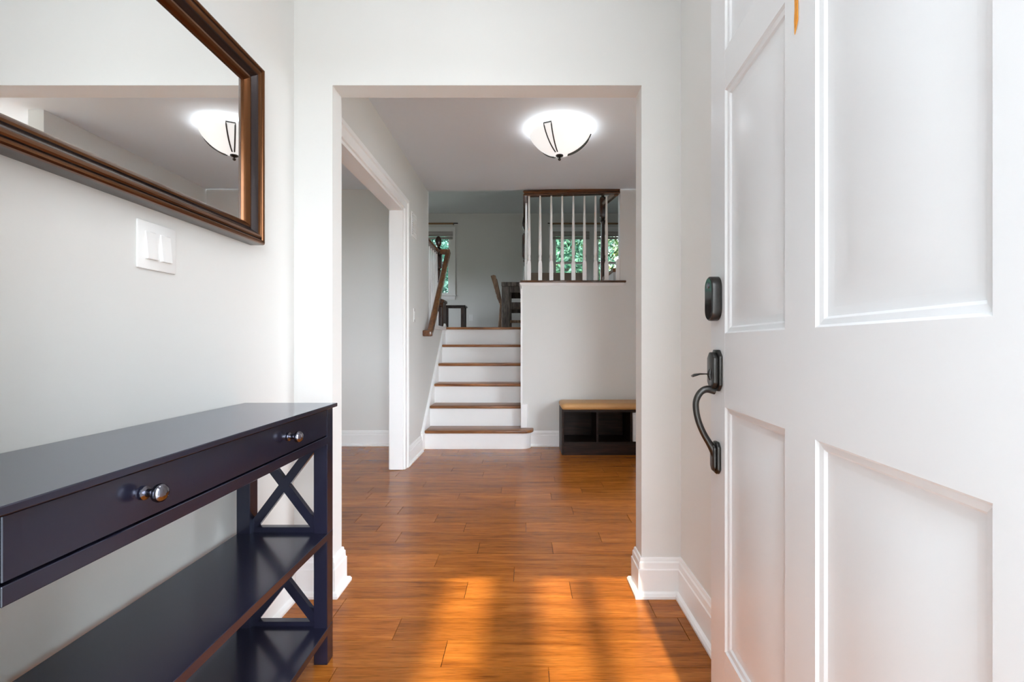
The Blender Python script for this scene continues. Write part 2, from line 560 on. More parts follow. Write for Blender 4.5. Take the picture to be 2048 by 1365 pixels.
struct(boxes('wall_upper_front', [(-3.4, HXL, 4.6, 4.70, CEIL, UCEIL), (HXL, 3.4, 4.66, 4.70, CEIL + 0.1, UCEIL), (3.0, 3.4, 4.6, 4.70, 1.0, UCEIL)], 'wall'))

portal('doorway_portal', (0, YF - 0.18, 1.02), (PI / 2, 0, PI), 0.95, 2.06)
portal('right_room_portal', (4.58, 3.275, 1.325), (0, PI / 2, 0), 1.85, 2.25)
portal('side_room_front_portal', (-3.2, Y0 - 0.02, 1.45), (PI / 2, 0, PI), 1.0, 1.3)
portal('right_room_front_portal', (2.825, Y0 - 0.02, 1.325), (PI / 2, 0, PI), 2.75, 1.85)
portal('upper_left_portal', (-3.38, 7.4, 1.95), (0, -PI / 2, 0), 0.9, 1.2)
for a, b in WIN:
    portal('window_portal', ((a + b) / 2, UY + 0.16, (WZ0 + WZ1) / 2), (-PI / 2, 0, 0), b - a, WZ1 - WZ0)

# ------------------------------------------------------------------ baseboards
BB = [(0, 0), (0.030, 0), (0.031, 0.010), (0.026, 0.019), (0.017, 0.023), (0.016, 0.024), (0.016, 0.106), (0.0125, 0.110), (0.0118, 0.132), (0.0075, 0.138), (0.0070, 0.146), (0.005, 0.150), (0, 0.150)]
for nm, path in (
        ('baseboard_right', [(HXR, Y1), (OXR, Y1), (OXR, Y0), (XR, Y0), (XR, YF)]),
        ('baseboard_left', [(XL, YF), (XL, Y0), (OXL, Y0), (OXL, Y1), (HXL, Y1), (HXL, OY0 - 0.09)]),
        ('baseboard_hall_left', [(HXL, OY1 + 0.088), (HXL, 4.345)]),
        ('baseboard_stair', [(0.03, YS), (HXR, YS), (HXR, 3.04)]),
        ('baseboard_side_room', [(-4.5, 4.6075), (HXL - WT, 4.6075), (HXL - WT, OY1 + 0.09)])):
    # the room lies on the right hand of every path
    sweep(nm, path, [(-t, h) for t, h in BB], 'trim', kind='structure')

# ------------------------------------------------------------------ casing of the side-room opening
tr1 = empty('trim_1', (HXL, (OY0 + OY1) / 2, 0), 'white moulded casing around the wide opening on the left of the hall', None, None, 'structure')
CAS = [(0, 0), (0, 0.012), (0.006, 0.016), (0.012, 0.014), (0.052, 0.018), (0.058, 0.026), (0.080, 0.028), (0.085, 0.022), (0.085, 0)]
g = 0.006
sweep('casing', [(OY1 + g, 0.0), (OY1 + g, OZ2 + g), (OY0 - g, OZ2 + g), (OY0 - g, 0)][::-1], CAS, 'trim', tr1, to3=lambda u, v, h: (HXL + h, u, v))
sweep('casing', [(OY1 + g, 0.0), (OY1 + g, OZ2 + g), (OY0 - g, OZ2 + g), (OY0 - g, 0)][::-1], CAS, 'trim', tr1, to3=lambda u, v, h: (HXL - WT - h, u, v))
box('jamb', HXL - WT - 0.002, HXL + 0.002, OY1 - 0.018, OY1 + 0.002, 0.004, OZ2, 'trim', tr1)
box('jamb', HXL - WT - 0.002, HXL + 0.002, OY0 - 0.002, OY0 + 0.018, 0.004, OZ2, 'trim', tr1)
box('head_jamb', HXL - WT - 0.002, HXL + 0.002, OY0, OY1, OZ2 - 0.018, OZ2 + 0.002, 'trim', tr1)

# ------------------------------------------------------------------ windows of the upper level
for i, (a, b) in enumerate(WIN):
    w = empty('window_%d' % (i + 1), ((a + b) / 2, UY, WZ0), None, None, None, 'structure')
    cw = 0.11
    sweep('window_frame', [(a, WZ0 - 0.0), (a, WZ1), (b, WZ1), (b, WZ0)], [(-0.0, 0), (0, 0.018), (cw - 0.02, 0.022), (cw - 0.02, 0.03), (cw, 0.03), (cw, 0)],
          'trim', w, to3=lambda u, v, h: (u, UY - h, v))
    box('window_sill', a - cw - 0.02, b + cw + 0.02, UY - 0.06, UY + 0.02, WZ0 - 0.03, WZ0, 'trim', w, bevel=0.006)
    box('apron', a - cw, b + cw, UY - 0.02, UY, WZ0 - 0.10, WZ0 - 0.03, 'trim', w, bevel=0.004)
    zm = 2.63
    for z0, z1, yy in ((WZ0, zm + 0.02, UY + 0.05), (zm - 0.02, WZ1, UY + 0.085)):
        s = 0.045
        sash = boxes('sash', [(a, a + s, yy, yy + 0.03, z0, z1), (b - s, b, yy, yy + 0.03, z0, z1), (a + s, b - s, yy, yy + 0.03, z0, z0 + s), (a + s, b - s, yy, yy + 0.03, z1 - s, z1)], 'trim', w)
        box('pane', a + s - 0.005, b - s + 0.005, yy + 0.012, yy + 0.016, z0 + s - 0.005, z1 - s + 0.005, 'glass', sash)

# ------------------------------------------------------------------ staircase
RY = [4.46 + 0.23 * i for i in range(6)]
TZ = [0.178, 0.380, 0.578, 0.778, 0.982, 1.188]
st = empty('staircase', (-0.48, 4.46, 0), 'short staircase with brown wooden treads and white risers at end of hall', 'staircase')
SL = HXL + 0.018
TT = 0.028
# first step: rounded right end
def rounded(x0, x1, y0, y1, r, n=8):
    p = [(x0, y1), (x0, y0)]
    for k in range(n + 1):
        a = -PI / 2 + (PI / 2) * k / n
        p.append((x1 - r + r * math.cos(a), y0 + r + r * math.sin(a)))
    p.append((x1, y1))
    return p
prism('riser', rounded(SL, 0.055, RY[0], YS - 0.001, 0.085), 2, 0, TZ[0] - TT, 'trim', st)
prism('tread', [(SL, RY[1] + 0.01), (SL, RY[0] - 0.028)] + rounded(SL, 0.082, RY[0] - 0.028, YS - 0.001, 0.105)[2:] + [(SXL - 0.002, YS - 0.001), (SXL - 0.002, RY[1] + 0.01)], 2, TZ[0] - TT, TZ[0], 'tread', st, bevel=0.008, seg=2)
for i in range(1, 6):
    box('riser', SL, SXL - 0.003, RY[i], RY[i] + 0.018, TZ[i - 1], TZ[i] - TT, 'trim', st)
    yb = RY[i + 1] + 0.01 if i < 5 else RY[5] + 0.09
    box('tread', SL, SXL - 0.003, RY[i] - 0.028, yb, TZ[i] - TT, TZ[i], 'tread', st, bevel=0.010, seg=2)
# left skirt board: follows the pitch, cut against the floor
sl = (TZ[5] - TZ[0]) / (RY[5] - RY[0])
def zk(y, o): return TZ[0] + sl * (y - RY[0]) + o
ya = 4.345
prism('skirt_board', [(ya, 0.0), (ya, 0.165), (4.40, 0.20), (RY[5] - 0.02, zk(RY[5] - 0.02, 0.055)), (RY[5] + 0.06, UPZ + 0.02), (RY[5] + 0.06, UPZ - 0.25), (RY[0] + 0.1, 0)], 0, HXL, HXL + 0.018, 'trim', st, bevel=0.003)
sweep('skirt_cap', [(ya - 0.0, 0.165), (4.40, 0.20), (RY[5] - 0.02, zk(RY[5] - 0.02, 0.055))], [(-0.02, 0), (-0.02, 0.02), (-0.004, 0.026), (0.004, 0.018), (0.006, 0)], 'trim', st, to3=lambda u, v, h: (HXL + h, u, v))
# right side: board on the face of the low wall and its short end block
prism('skirt_board', [(YS + 0.02, TZ[0]), (YS + 0.02, TZ[0] + 0.26), (RY[5] + 0.06, UPZ + 0.12), (RY[5] + 0.06, TZ[4] - 0.1), (RY[2], TZ[1])], 0, SXL - 0.003, SXL + 0.012, 'trim', st, bevel=0.002)
box('end_block', SXL - 0.008, SXL + 0.058, YS - 0.02, YS + 0.02, TZ[0], TZ[0] + 0.232, 'trim', st, bevel=0.004)
prism('corner_board', [(SXL - 0.008, YS + 0.02), (SXL - 0.008, YS - 0.012), (SXL + 0.010, YS - 0.012), (SXL + 0.010, YS + 0.02)], 2, TZ[0] + 0.232, 1.52, 'trim', st)
# landing edge along the side of the upper floor
struct(box('trim_2', HXL - WT - 0.01, HXL + 0.03, 4.705, 5.70, UPZ - 0.04, UPZ, 'trim', None, bevel=0.006))

# ------------------------------------------------------------------ balusters and rails
def baluster_vf(x, y, z0, z1, b=0.0185, bh=0.17):
    zz = z0 + bh
    v, f = [], []
    ring = lambda r, z: [(x - r, y - r, z), (x + r, y - r, z), (x + r, y + r, z), (x - r, y + r, z)]
    v += ring(b, z0) + ring(b, zz) + ring(b * 0.62, zz + 0.028)
    for i in range(2):
        for k in range(4):
            f.append((i * 4 + k, i * 4 + (k + 1) % 4, i * 4 + 4 + (k + 1) % 4, i * 4 + 4 + k))
    f += [(3, 2, 1, 0), (8, 9, 10, 11)]
    zt = zz + 0.026
    pr = [(0.011, zt), (0.0135, zt + 0.006), (0.0155, zt + 0.02), (0.0125, zt + 0.042), (0.012, zt + 0.05), (0.0155, zt + 0.056), (0.0165, zt + 0.07), (0.0165, zt + 0.10), (0.0085, z1)]
    return merge((v, f), lathe_vf(pr, (x, y, 0), seg=12))


def newel(name, x, y, z0, z1, parent, s=0.042, zb=None, bh=None):
    """square foot, turned shaft, square block, turned finial"""
    h = z1 - z0
    zb = zb or z0 + h * 0.62
    bh = bh or h * 0.19
    foot = bxv(x - s, x + s, y - s, y + s, z0, z0 + h * 0.22)
    blk = bxv(x - s, x + s, y - s, y + s, zb, zb + bh)
    sh = lathe_vf([(s * 0.9, z0 + h * 0.22), (s * 1.0, z0 + h * 0.235), (s * 0.62, z0 + h * 0.25), (s * 0.95, z0 + h * 0.27), (s * 0.6, z0 + h * 0.285), (s * 0.85, z0 + h * 0.33), (s * 0.52, zb - h * 0.05), (s * 0.85, zb - h * 0.035),
                   (s * 0.55, zb - h * 0.02), (s * 0.95, zb - h * 0.006), (s * 0.95, zb)], (x, y, 0), seg=16)
    q = zb + bh
    e = z1 - q
    fin = lathe_vf([(s * 0.8, q), (s * 0.95, q + e * 0.06), (s * 0.45, q + e * 0.14), (s * 0.5, q + e * 0.22), (s * 0.9, q + e * 0.34), (s * 1.0, q + e * 0.6), (s * 0.8, q + e * 0.84), (s * 0.3, q + e * 0.98), (s * 0.05, z1)], (x, y, 0), seg=16)
    v, f = merge((foot, BOXF), (blk, BOXF), sh, fin)
    return mk(name, v, f, 'newel', parent, angle=45)


RAILP = [(-0.030, 0.0), (-0.030, 0.012), (-0.022, 0.020), (-0.022, 0.030), (-0.030, 0.040), (-0.030, 0.050), (-0.020, 0.062), (0.0, 0.066),
         (0.020, 0.062), (0.030, 0.050), (0.030, 0.040), (0.022, 0.030), (0.022, 0.020), (0.030, 0.012), (0.030, 0.0)]

bal = empty('balustrade', (0.44, YS + 0.05, 1.575), 'white turned balusters under a dark wooden rail above the bench wall', 'balustrade')
YB = YS + 0.028
prism('shelf_cap', [(SXL - 0.012, YS - 0.03), (0.972, YS - 0.03), (0.972, YS - 0.002), (SXR - 0.002, YS - 0.002), (SXR - 0.002, YS + 0.12), (SXL + 0.12, YS + 0.12), (SXL + 0.12, 5.66), (SXL - 0.012, 5.66)], 2, 1.578, 1.600, 'rail_x', bal, bevel=0.006, seg=2)
sweep('cove_moulding', [(0.955, YS), (SXL, YS), (SXL, 5.6)], [(0, 0), (-0.0, 0.0), (0.004, 0.0), (0.016, 0.018), (0.020, 0.028), (0, 0.028)], 'trim', bal, to3=lambda u, v, h: (u, v, 1.55 + h))
# path runs right to left, then back: room side is on its left
for k in range(8):
    v, f = baluster_vf(0.040 + 0.1075 * k, YB, 1.600, 2.425)
    mk('baluster', v, f, 'trim', bal)
boxes('end_post', [(0.885, 0.918, YB - 0.016, YB + 0.016, 1.600, 1.80)], 'trim', bal)
prism('end_post', [(0.885, 1.80), (0.918, 1.80), (0.918, 1.83)], 1, YB - 0.016, YB + 0.016, 'trim', bal)
zr = 2.420
sweep('hand_rail', [(0.918, YB - 0.003), (0.012, YB - 0.003), (0.012, 5.56)], RAILP, 'rail_x', bal, to3=lambda u, v, h: (u, v, zr + h * 0.92 + 0.030 * max(0, u) * (1 if v < YB + 0.2 else 0)))
for k in range(4):
    v, f = baluster_vf(0.012, 4.83 + 0.19 * k, 1.600, 2.425)
    mk('baluster', v, f, 'trim', bal)
newel('newel_post', 0.008, 5.60, UPZ, 2.52, bal)

b2 = empty('newel_railing', (0.915, 5.40, UPZ), 'dark turned newel post with short rail seen behind the rightmost balusters', 'railing')
newel('newel_post', 0.885, 5.40, UPZ, 2.84, b2, s=0.038, zb=2.44, bh=0.20)
v, f = tube_vf([(0.892, 4.648, 2.465), (0.888, 5.36, 2.57)], 0.034, 8, (0.8, 1.0))
mk('hand_rail', v, f, 'rail', b2)
boxes('base_rail', [(0.87, 0.915, 4.70, 5.36, 1.70, 1.738)], 'rail', b2)
boxes('low_wall', [(0.875, 0.91, 4.70, 5.35, UPZ + 0.002, 1.70)], 'wall', b2)

gl_ = empty('guard_railing', (-1.03, 5.2, UPZ), 'white balusters and dark newel guarding the upper floor left of the stairs', 'railing')
newel('newel_post', -1.03, 5.655, UPZ, 2.275, gl_, s=0.038, zb=1.90, bh=0.22)
sweep('hand_rail', [(-1.03, 4.71), (-1.03, 5.63)], RAILP, 'rail', gl_, to3=lambda u, v, h: (u, v, 2.04 + h))
for k in range(8):
    v, f = baluster_vf(-1.03, 4.79 + 0.108 * k, UPZ, 2.045)
    mk('baluster', v, f, 'trim', gl_)

hr = empty('handrail', (-0.90, 4.45, 1.1), 'brown wooden wall handrail sloping up beside the stairs', 'handrail')
HX = -0.897
sweep('rail', [(4.47, 1.085), (5.54, 2.055)], [(-0.030, -0.024), (-0.030, 0.024), (-0.01, 0.030), (0.012, 0.028), (0.030, 0.018), (0.036, 0.0), (0.030, -0.018), (0.012, -0.028), (-0.01, -0.030)], 'rail', hr, to3=lambda u, v, h: (HX + h, u, v))
box('wall_return', HXL, HX + 0.030, 4.42, 4.475, 1.058, 1.118, 'rail', hr, bevel=0.012, seg=2)
box('newel_return', -0.99, HX + 0.02, 5.52, 5.58, 2.035, 2.095, 'rail', hr, bevel=0.010, seg=2)
for yy in (4.56, 5.2):
    zz = 1.085 + (yy - 4.47) * 0.97 / 1.07
    tube('bracket', [(HXL, yy, zz - 0.075), (HXL + 0.035, yy, zz - 0.075), (HX, yy, zz - 0.05), (HX, yy, zz - 0.02)], 0.007, 'gun', hr, 8)

# ------------------------------------------------------------------ storage bench
be = empty('storage_bench', (0.79, 4.39, 0), 'dark brown cubby storage bench with tan padded seat by the stairs', 'bench')
BX0, BX1, BY0, BY1, BZ = 0.328, 1.262, 4.212, 4.556, 0.402
box('side_panel', BX0, BX0 + 0.018, BY0, BY1, 0, BZ, 'bench', be, bevel=0.002)
box('side_panel', BX1 - 0.018, BX1, BY0, BY1, 0, BZ, 'bench', be, bevel=0.002)
box('top_panel', BX0 + 0.018, BX1 - 0.018, BY0 + 0.002, BY1, BZ - 0.022, BZ, 'bench', be)
box('bottom_panel', BX0 + 0.018, BX1 - 0.018, BY0 + 0.004, BY1, 0.098, 0.116, 'bench', be)
box('plinth', BX0 + 0.018, BX1 - 0.018, BY0 + 0.002, BY0 + 0.018, 0, 0.098, 'bench', be)
box('back_panel', BX0 + 0.018, BX1 - 0.018, BY1 - 0.008, BY1, 0.116, BZ - 0.022, 'bench', be)
for xd in (0.634, 0.936):
    box('divider', xd, xd + 0.018, BY0 + 0.006, BY1 - 0.008, 0.116, BZ - 0.022, 'bench', be)
# padded seat, softly crowned
def cushion(name, x0, x1, y0, y1, z0, z1, r, mat, parent, crown=0.012):
    nx, ny = 18, 8
    v, f = [], []
    lay = [(r * 0.35, z0), (0.004, z0 + (z1 - z0) * 0.22), (0.0, z0 + (z1 - z0) * 0.5), (0.004, z0 + (z1 - z0) * 0.75), (r * 0.45, z1 - crown * 0.4)]
    def loop(ins):
        p = []
        rr = max(r - ins, 0.004)
        for cx, cy, a0 in ((x1 - ins - rr, y1 - ins - rr, 0), (x0 + ins + rr, y1 - ins - rr, PI / 2), (x0 + ins + rr, y0 + ins + rr, PI), (x1 - ins - rr, y0 + ins + rr, 1.5 * PI)):
            for k in range(6):
                a = a0 + PI / 2 * k / 5
                p.append((cx + rr * math.cos(a), cy + rr * math.sin(a)))
        return p
    for ins, z in lay: v += [(px, py, z) for px, py in loop(ins)]
    v += [(px, py, z1) for px, py in loop(r * 1.3)]
    m = 24
    for i in range(len(lay)):
        for k in range(m):
            f.append((i * m + k, i * m + (k + 1) % m, (i + 1) * m + (k + 1) % m, (i + 1) * m + k))
    f.append(tuple(range(m))[::-1])
    f.append(tuple(range(len(lay) * m, (len(lay) + 1) * m)))
    return mk(name, v, f, mat, parent, angle=70)
cu = cushion('seat_cushion', BX0 - 0.006, BX1 + 0.006, BY0 - 0.008, BY1, BZ, 0.459, 0.035, 'tan', be)
cu['label'] = 'tan padded seat'
# white fabric bin in the right cubby
bn = empty('fabric_bin', (1.10, 4.36, 0.116), 'white fabric bin in the right cubby of the storage bench', 'storage bin')
box('bin_body', 0.957, 1.241, BY0 + 0.012, BY1 - 0.02, 0.117, 0.372, 'bin', bn, bevel=0.006, seg=2)
box('bin_rim', 0.956, 1.242, BY0 + 0.009, BY0 + 0.013, 0.355, 0.374, 'bin', bn, bevel=0.001)
tube('bin_handle', [(1.06, BY0 + 0.012, 0.30), (1.07, BY0 + 0.001, 0.292), (1.10, BY0 - 0.003, 0.290), (1.13, BY0 + 0.001, 0.292), (1.14, BY0 + 0.012, 0.30)], 0.006, 'bin', bn, 8)

# ------------------------------------------------------------------ ceiling light
LX, LY = 0.240, 3.30
RIM, BOT, RB = 2.440, 2.295, 0.210
cl = empty('ceiling_light', (LX, LY, CEIL), 'lit white glass bowl ceiling light with dark metal straps in hall', 'ceiling light')
lathe('canopy', [(0.07, CEIL), (0.07, CEIL - 0.012), (0.055, CEIL - 0.02), (0.012, CEIL - 0.024), (0.010, BOT + 0.004)], (LX, LY, 0), 'gun', cl, seg=24)
prof_o = [(RB * (1 - t ** 1.3) ** 0.52, RIM - (RIM - BOT) * t) for t in [math.sin(PI / 2 * k / 14) for k in range(14)]] + [(0.004, BOT)]
prof_o = [(RB - 0.004, RIM + 0.014)] + prof_o
inner = [(max(r - 0.005, 0.002), h + 0.004) for r, h in prof_o[::-1]]
v, f = [], []
seg = 40
pp = prof_o + inner
v, f = lathe_vf(pp, (LX, LY, 0), seg=seg)
f = f[:-2]
nn = len(pp)
for k in range(seg): f.append(((nn - 1) * seg + k, (nn - 1) * seg + (k + 1) % seg, (k + 1) % seg, k))
mk('glass_bowl', v, f, 'bowl', cl, angle=60)
for a0 in (math.radians(-116), math.radians(4), math.radians(124)):
    legs = []
    for sgn in (-1, 1):
        pts = []
        for k in range(1, 13):
            r, h = prof_o[k]
            r += 0.004
            off = 0.026 * r / RB
            c_, s_ = math.cos(a0), math.sin(a0)
            pts.append((LX + c_ * r - s_ * sgn * off, LY + s_ * r + c_ * sgn * off, h - 0.002))
        legs.append(pts)
    path = legs[0][::-1] + legs[1]
    tube('strap', path, 0.0045, 'gun', cl, 6)
lathe('finial', [(0.026, BOT + 0.006), (0.026, BOT - 0.004), (0.018, BOT - 0.009), (0.006, BOT - 0.013), (0.006, BOT - 0.018), (0.011, BOT - 0.024), (0.009, BOT - 0.032), (0.002, BOT - 0.036)], (LX, LY, 0), 'gun', cl, seg=16)
for dx in (-0.07, 0.07):
    ld = bpy.data.lights.new('bulb', 'POINT')
    ld.energy = 0.26
    ld.color = (1.0, 0.985, 0.96)
    ld.shadow_soft_size = 0.03
    lo = bpy.data.objects.new('bulb', ld)
    lo.location = (LX + dx, LY + 0.03, 2.436)
    COL.objects.link(lo)

# ceiling light added out of view to fill the upper entry walls
m, N, L, P = new_mat('opal_dome')
P.inputs['Base Color'].default_value = (0.85, 0.85, 0.85, 1)
P.inputs['Emission Color'].default_value = (0.97, 0.985, 1.0, 1)
P.inputs['Emission Strength'].default_value = 1.1
M['opal'] = m
el = empty('entry_fill_light', (-0.15, 1.0, CEIL), 'added unseen opal dome light filling the entry', 'ceiling light')
lathe('base_ring', [(0.185, CEIL), (0.185, CEIL - 0.02), (0.17, CEIL - 0.025)], (-0.15, 1.0, 0), 'gun', el, seg=32)
lathe('glass_dome', [(0.17, CEIL - 0.02), (0.165, CEIL - 0.05), (0.14, CEIL - 0.085), (0.09, CEIL - 0.11), (0.03, CEIL - 0.12), (0.003, CEIL - 0.121)], (-0.15, 1.0, 0), 'opal', el, seg=32)

# ------------------------------------------------------------------ front door, open against the right wall
ang = math.atan2(1.0, 52.0 / 950.0)
dr = empty('door_1', (0.448, 0.358, 0.0), 'open white six-panel front door on the right', None, None, 'structure', rotz=ang)
DW, DT = 0.9155, 0.044
SA, SB, SC_, SD = 0.103, 0.413, 0.513, 0.813
ZR = [(0.008, 0.223), (0.826, 1.008), (1.608, 1.705), (1.925, 2.035)]     # rails
box('stile', 0.0, SA, -DT, 0, 0.008, 2.035, 'door', dr, local=True)
box('stile', SD, DW, -DT, 0, 0.008, 2.035, 'door', dr, local=True, bevel=0.0015)
for z0, z1 in ZR: box('rail', SA, SD, -DT, 0, z0, z1, 'door', dr, local=True)
for (a, b) in zip(ZR[:-1], ZR[1:]):
    box('mullion', SB, SC_, -DT, 0, a[1], b[0], 'door', dr, local=True)
    for x0, x1 in ((SA, SB), (SC_, SD)):
        z0, z1 = a[1], b[0]
        loops = [(0.0, -0.0005), (0.004, -0.0045), (0.013, -0.0065), (0.017, -0.0105), (0.023, -0.0115), (0.030, -0.0125), (0.032, -0.0125), (0.068, -0.0098), (0.069, -0.0096)]
        v, f = [], []
        for ins, d in loops:
            v += [(x0 + ins, d, z0 + ins), (x1 - ins, d, z0 + ins), (x1 - ins, d, z1 - ins), (x0 + ins, d, z1 - ins)]
        for i in range(len(loops) - 1):
            for k in range(4): f.append((i * 4 + k, i * 4 + (k + 1) % 4, i * 4 + 4 + (k + 1) % 4, i * 4 + 4 + k))
        q = (len(loops) - 1) * 4
        f.append((q, q + 1, q + 2, q + 3))
        n = len(v)
        v += [(x0, -DT + 0.006, z0), (x1, -DT + 0.006, z0), (x1, -DT + 0.006, z1), (x0, -DT + 0.006, z1)]
        f += [(n + 3, n + 2, n + 1, n)] + [(n + k, n + (k + 1) % 4, (k + 1) % 4, k) for k in range(4)]
        mk('panel', v, f, 'door', dr, True, angle=12)
# lockset: keypad cover above, thumb latch handle below
LU = 0.8605
def pill(u, y0, y1, z0, z1, w, n=10):
    r = w / 2
    pts = []
    for k in range(n + 1):
        a = PI * k / n
        pts.append((u + r * math.cos(a), z1 - r + r * math.sin(a)))
    for k in range(n + 1):
        a = PI + PI * k / n
        pts.append((u + r * math.cos(a), z0 + r + r * math.sin(a)))
    return pts
dl = prism('deadbolt_lock', pill(LU, 0, 0, 1.041, 1.155, 0.060), 1, 0.0, 0.024, 'gun', dr, bevel=0.003, seg=2, local=True)
dl['label'] = 'dark grey keypad deadbolt'
prism('lock_face', pill(LU, 0, 0, 1.045, 1.151, 0.052), 1, 0.024, 0.0255, 'black', dl, local=True)
lathe('key_cylinder', [(0.0075, 0.0255), (0.0075, 0.0275), (0.006, 0.028)], (LU, 0, 1.132), 'knob', dl, axis=1, seg=14, local=True)
# handle set
def octo(u, z0, z1, w, c):
    h = w / 2
    return [(u - h, z0 + c), (u - h + c * 0.55, z0 + c * 0.45), (u - h + c, z0), (u + h - c, z0), (u + h - c * 0.55, z0 + c * 0.45), (u + h, z0 + c),
            (u + h, z1 - c), (u + h - c * 0.55, z1 - c * 0.45), (u + h - c, z1), (u - h + c, z1), (u - h + c * 0.55, z1 - c * 0.45), (u - h, z1 - c)]
hs = prism('door_handle', octo(LU, 0.862, 0.967, 0.066, 0.016), 1, 0.0, 0.008, 'gun', dr, bevel=0.002, seg=2, local=True)
hs['label'] = 'dark bronze thumb-latch door handle'
prism('handle_plate', octo(LU, 0.868, 0.961, 0.054, 0.015), 1, 0.008, 0.020, 'gun', hs, bevel=0.003, seg=2, local=True)
tube('thumb_latch', [(LU, 0.018, 0.904), (LU, 0.032, 0.905), (LU, 0.046, 0.905), (LU, 0.060, 0.902), (LU, 0.066, 0.899)], [0.007, 0.005, 0.0075, 0.011, 0.009], 'gun', hs, 10, local=True, flat=(1.0, 0.32))
tube('latch_collar', [(LU, 0.019, 0.890), (LU, 0.022, 0.904), (LU, 0.019, 0.918)], [0.004, 0.0065, 0.004], 'gun', hs, 8, local=True)
tube('grip', [(LU, 0.008, 0.862), (LU, 0.028, 0.866), (LU, 0.044, 0.858), (LU, 0.055, 0.838), (LU, 0.056, 0.815), (LU, 0.050, 0.785), (LU, 0.038, 0.755), (LU, 0.024, 0.730), (LU, 0.014, 0.714), (LU, 0.006, 0.698)],
     [0.010, 0.0095, 0.0085, 0.0080, 0.0080, 0.0080, 0.0080, 0.0085, 0.0105, 0.012], 'gun', hs, 12, local=True, smooth=True)
prism('lower_plate', octo(LU, 0.651, 0.732, 0.046, 0.012), 1, 0.0, 0.009, 'gun', hs, bevel=0.002, seg=2, local=True)
prism('lower_boss', octo(LU, 0.657, 0.726, 0.034, 0.010), 1, 0.009, 0.016, 'gun', hs, bevel=0.003, seg=2, local=True)
# orange ribbon hanging on the door
co, si = math.cos(ang), math.sin(ang)
def dw(u, y, z): return (0.448 + u * co - y * si, 0.358 + u * si + y * co, z)
ru = 0.4705
rv = []
for (du, z) in ((-0.005, 1.70), (0.005, 1.70), (0.0056, 1.60), (0.0044, 1.57), (0.006, 1.548), (0.0046, 1.524), (-0.001, 1.534), (-0.006, 1.544), (-0.0052, 1.60)):
    rv.append((du, z))
nq = len(rv)
vv = [dw(ru + a, 0.0006, z) for a, z in rv] + [dw(ru + a, 0.0018, z) for a, z in rv]
ff = [tuple(range(nq))[::-1], tuple(range(nq, 2 * nq))] + [(i, (i + 1) % nq, nq + (i + 1) % nq, nq + i) for i in range(nq)]
tag(mk('ribbon', vv, ff, 'ribbon', None, smooth=False), 'thin orange ribbon strip hanging on the white front door', 'ribbon')

# ------------------------------------------------------------------ console table
ct = empty('console_table', (-0.745, 1.0, 0), 'dark espresso console table with one long drawer and X-shaped ends', 'console table')
TX0, TX1, TY0, TY1 = -0.886, -0.593, 0.495, 1.503
FX = -0.604
box('table_top', TX0, TX1, TY0, TY1, 0.785, 0.7965, 'espresso', ct, bevel=0.0015)
LG = 0.042
for y0 in (TY0 + 0.010, TY1 - 0.010 - LG):
    for x0 in (TX0 + 0.004, FX - LG):
        box('leg', x0, x0 + LG, y0, y0 + LG, 0, 0.785, 'espresso', ct, bevel=0.0015)
ly0, ly1 = TY0 + 0.010 + LG, TY1 - 0.010 - LG
# drawer case
box('bottom_rail', FX - 0.020, FX + 0.001, ly0, ly1, 0.676, 0.700, 'espresso', ct, bevel=0.001)
box('case_bottom', TX0 + 0.01, FX - 0.020, ly0, ly1, 0.676, 0.688, 'espresso', ct)
box('back_panel', TX0 + 0.008, TX0 + 0.020, ly0, ly1, 0.676, 0.785, 'espresso', ct)
for y0, y1 in ((TY0 + 0.018, ly0), (ly1, TY1 - 0.018)):
    box('side_panel', TX0 + 0.004 + LG, FX - LG, y0 + 0.006, y1 - 0.006, 0.676, 0.785, 'espresso', ct)
dw_ = box('drawer', FX - 0.018, FX - 0.0008, ly0 + 0.002, ly1 - 0.002, 0.703, 0.7815, 'espresso', ct, bevel=0.0012)
for yk in (0.753, 1.213):
    lathe('knob', [(0.011, FX + 0.001), (0.011, FX + 0.003), (0.0065, FX + 0.006), (0.006, FX + 0.014), (0.009, FX + 0.017), (0.0135, FX + 0.0205), (0.0148, FX + 0.025), (0.0135, FX + 0.030), (0.009, FX + 0.034), (0.002, FX + 0.0355)], (0, yk, 0.745), 'knob', dw_, axis=0, seg=24)
# shelves
for zs, nm in ((0.402, 'shelf'), (0.113, 'shelf')):
    box('shelf', TX0 + 0.006, FX + 0.001, TY0 + 0.012, TY1 - 0.012, zs - 0.022, zs, 'espresso', ct, bevel=0.0012)
# X ends
for yc in (TY0 + 0.010 + LG / 2, TY1 - 0.010 - LG / 2):
    xa, xb = TX0 + 0.004 + LG, FX - LG
    for za, zb in ((0.418, 0.676), (0.127, 0.380)):
        box('cross_rail', xa, xb, yc - 0.010, yc + 0.010, za - 0.016, za, 'espresso', ct)
        w = 0.013
        for s in (0, 1):
            p, q = ((xa, za), (xb, zb)) if s == 0 else ((xb, za), (xa, zb))
            d = Vector((q[0] - p[0], q[1] - p[1])).normalized()
            n = Vector((-d.y, d.x)) * w
            pr = [(p[0] + n.x, p[1] + n.y), (p[0] - n.x, p[1] - n.y), (q[0] - n.x, q[1] - n.y), (q[0] + n.x, q[1] + n.y)]
            t = 0.009 if s == 0 else 0.0085
            prism('brace', pr, 1, yc - t, yc + t, 'espresso', ct, smooth=False)

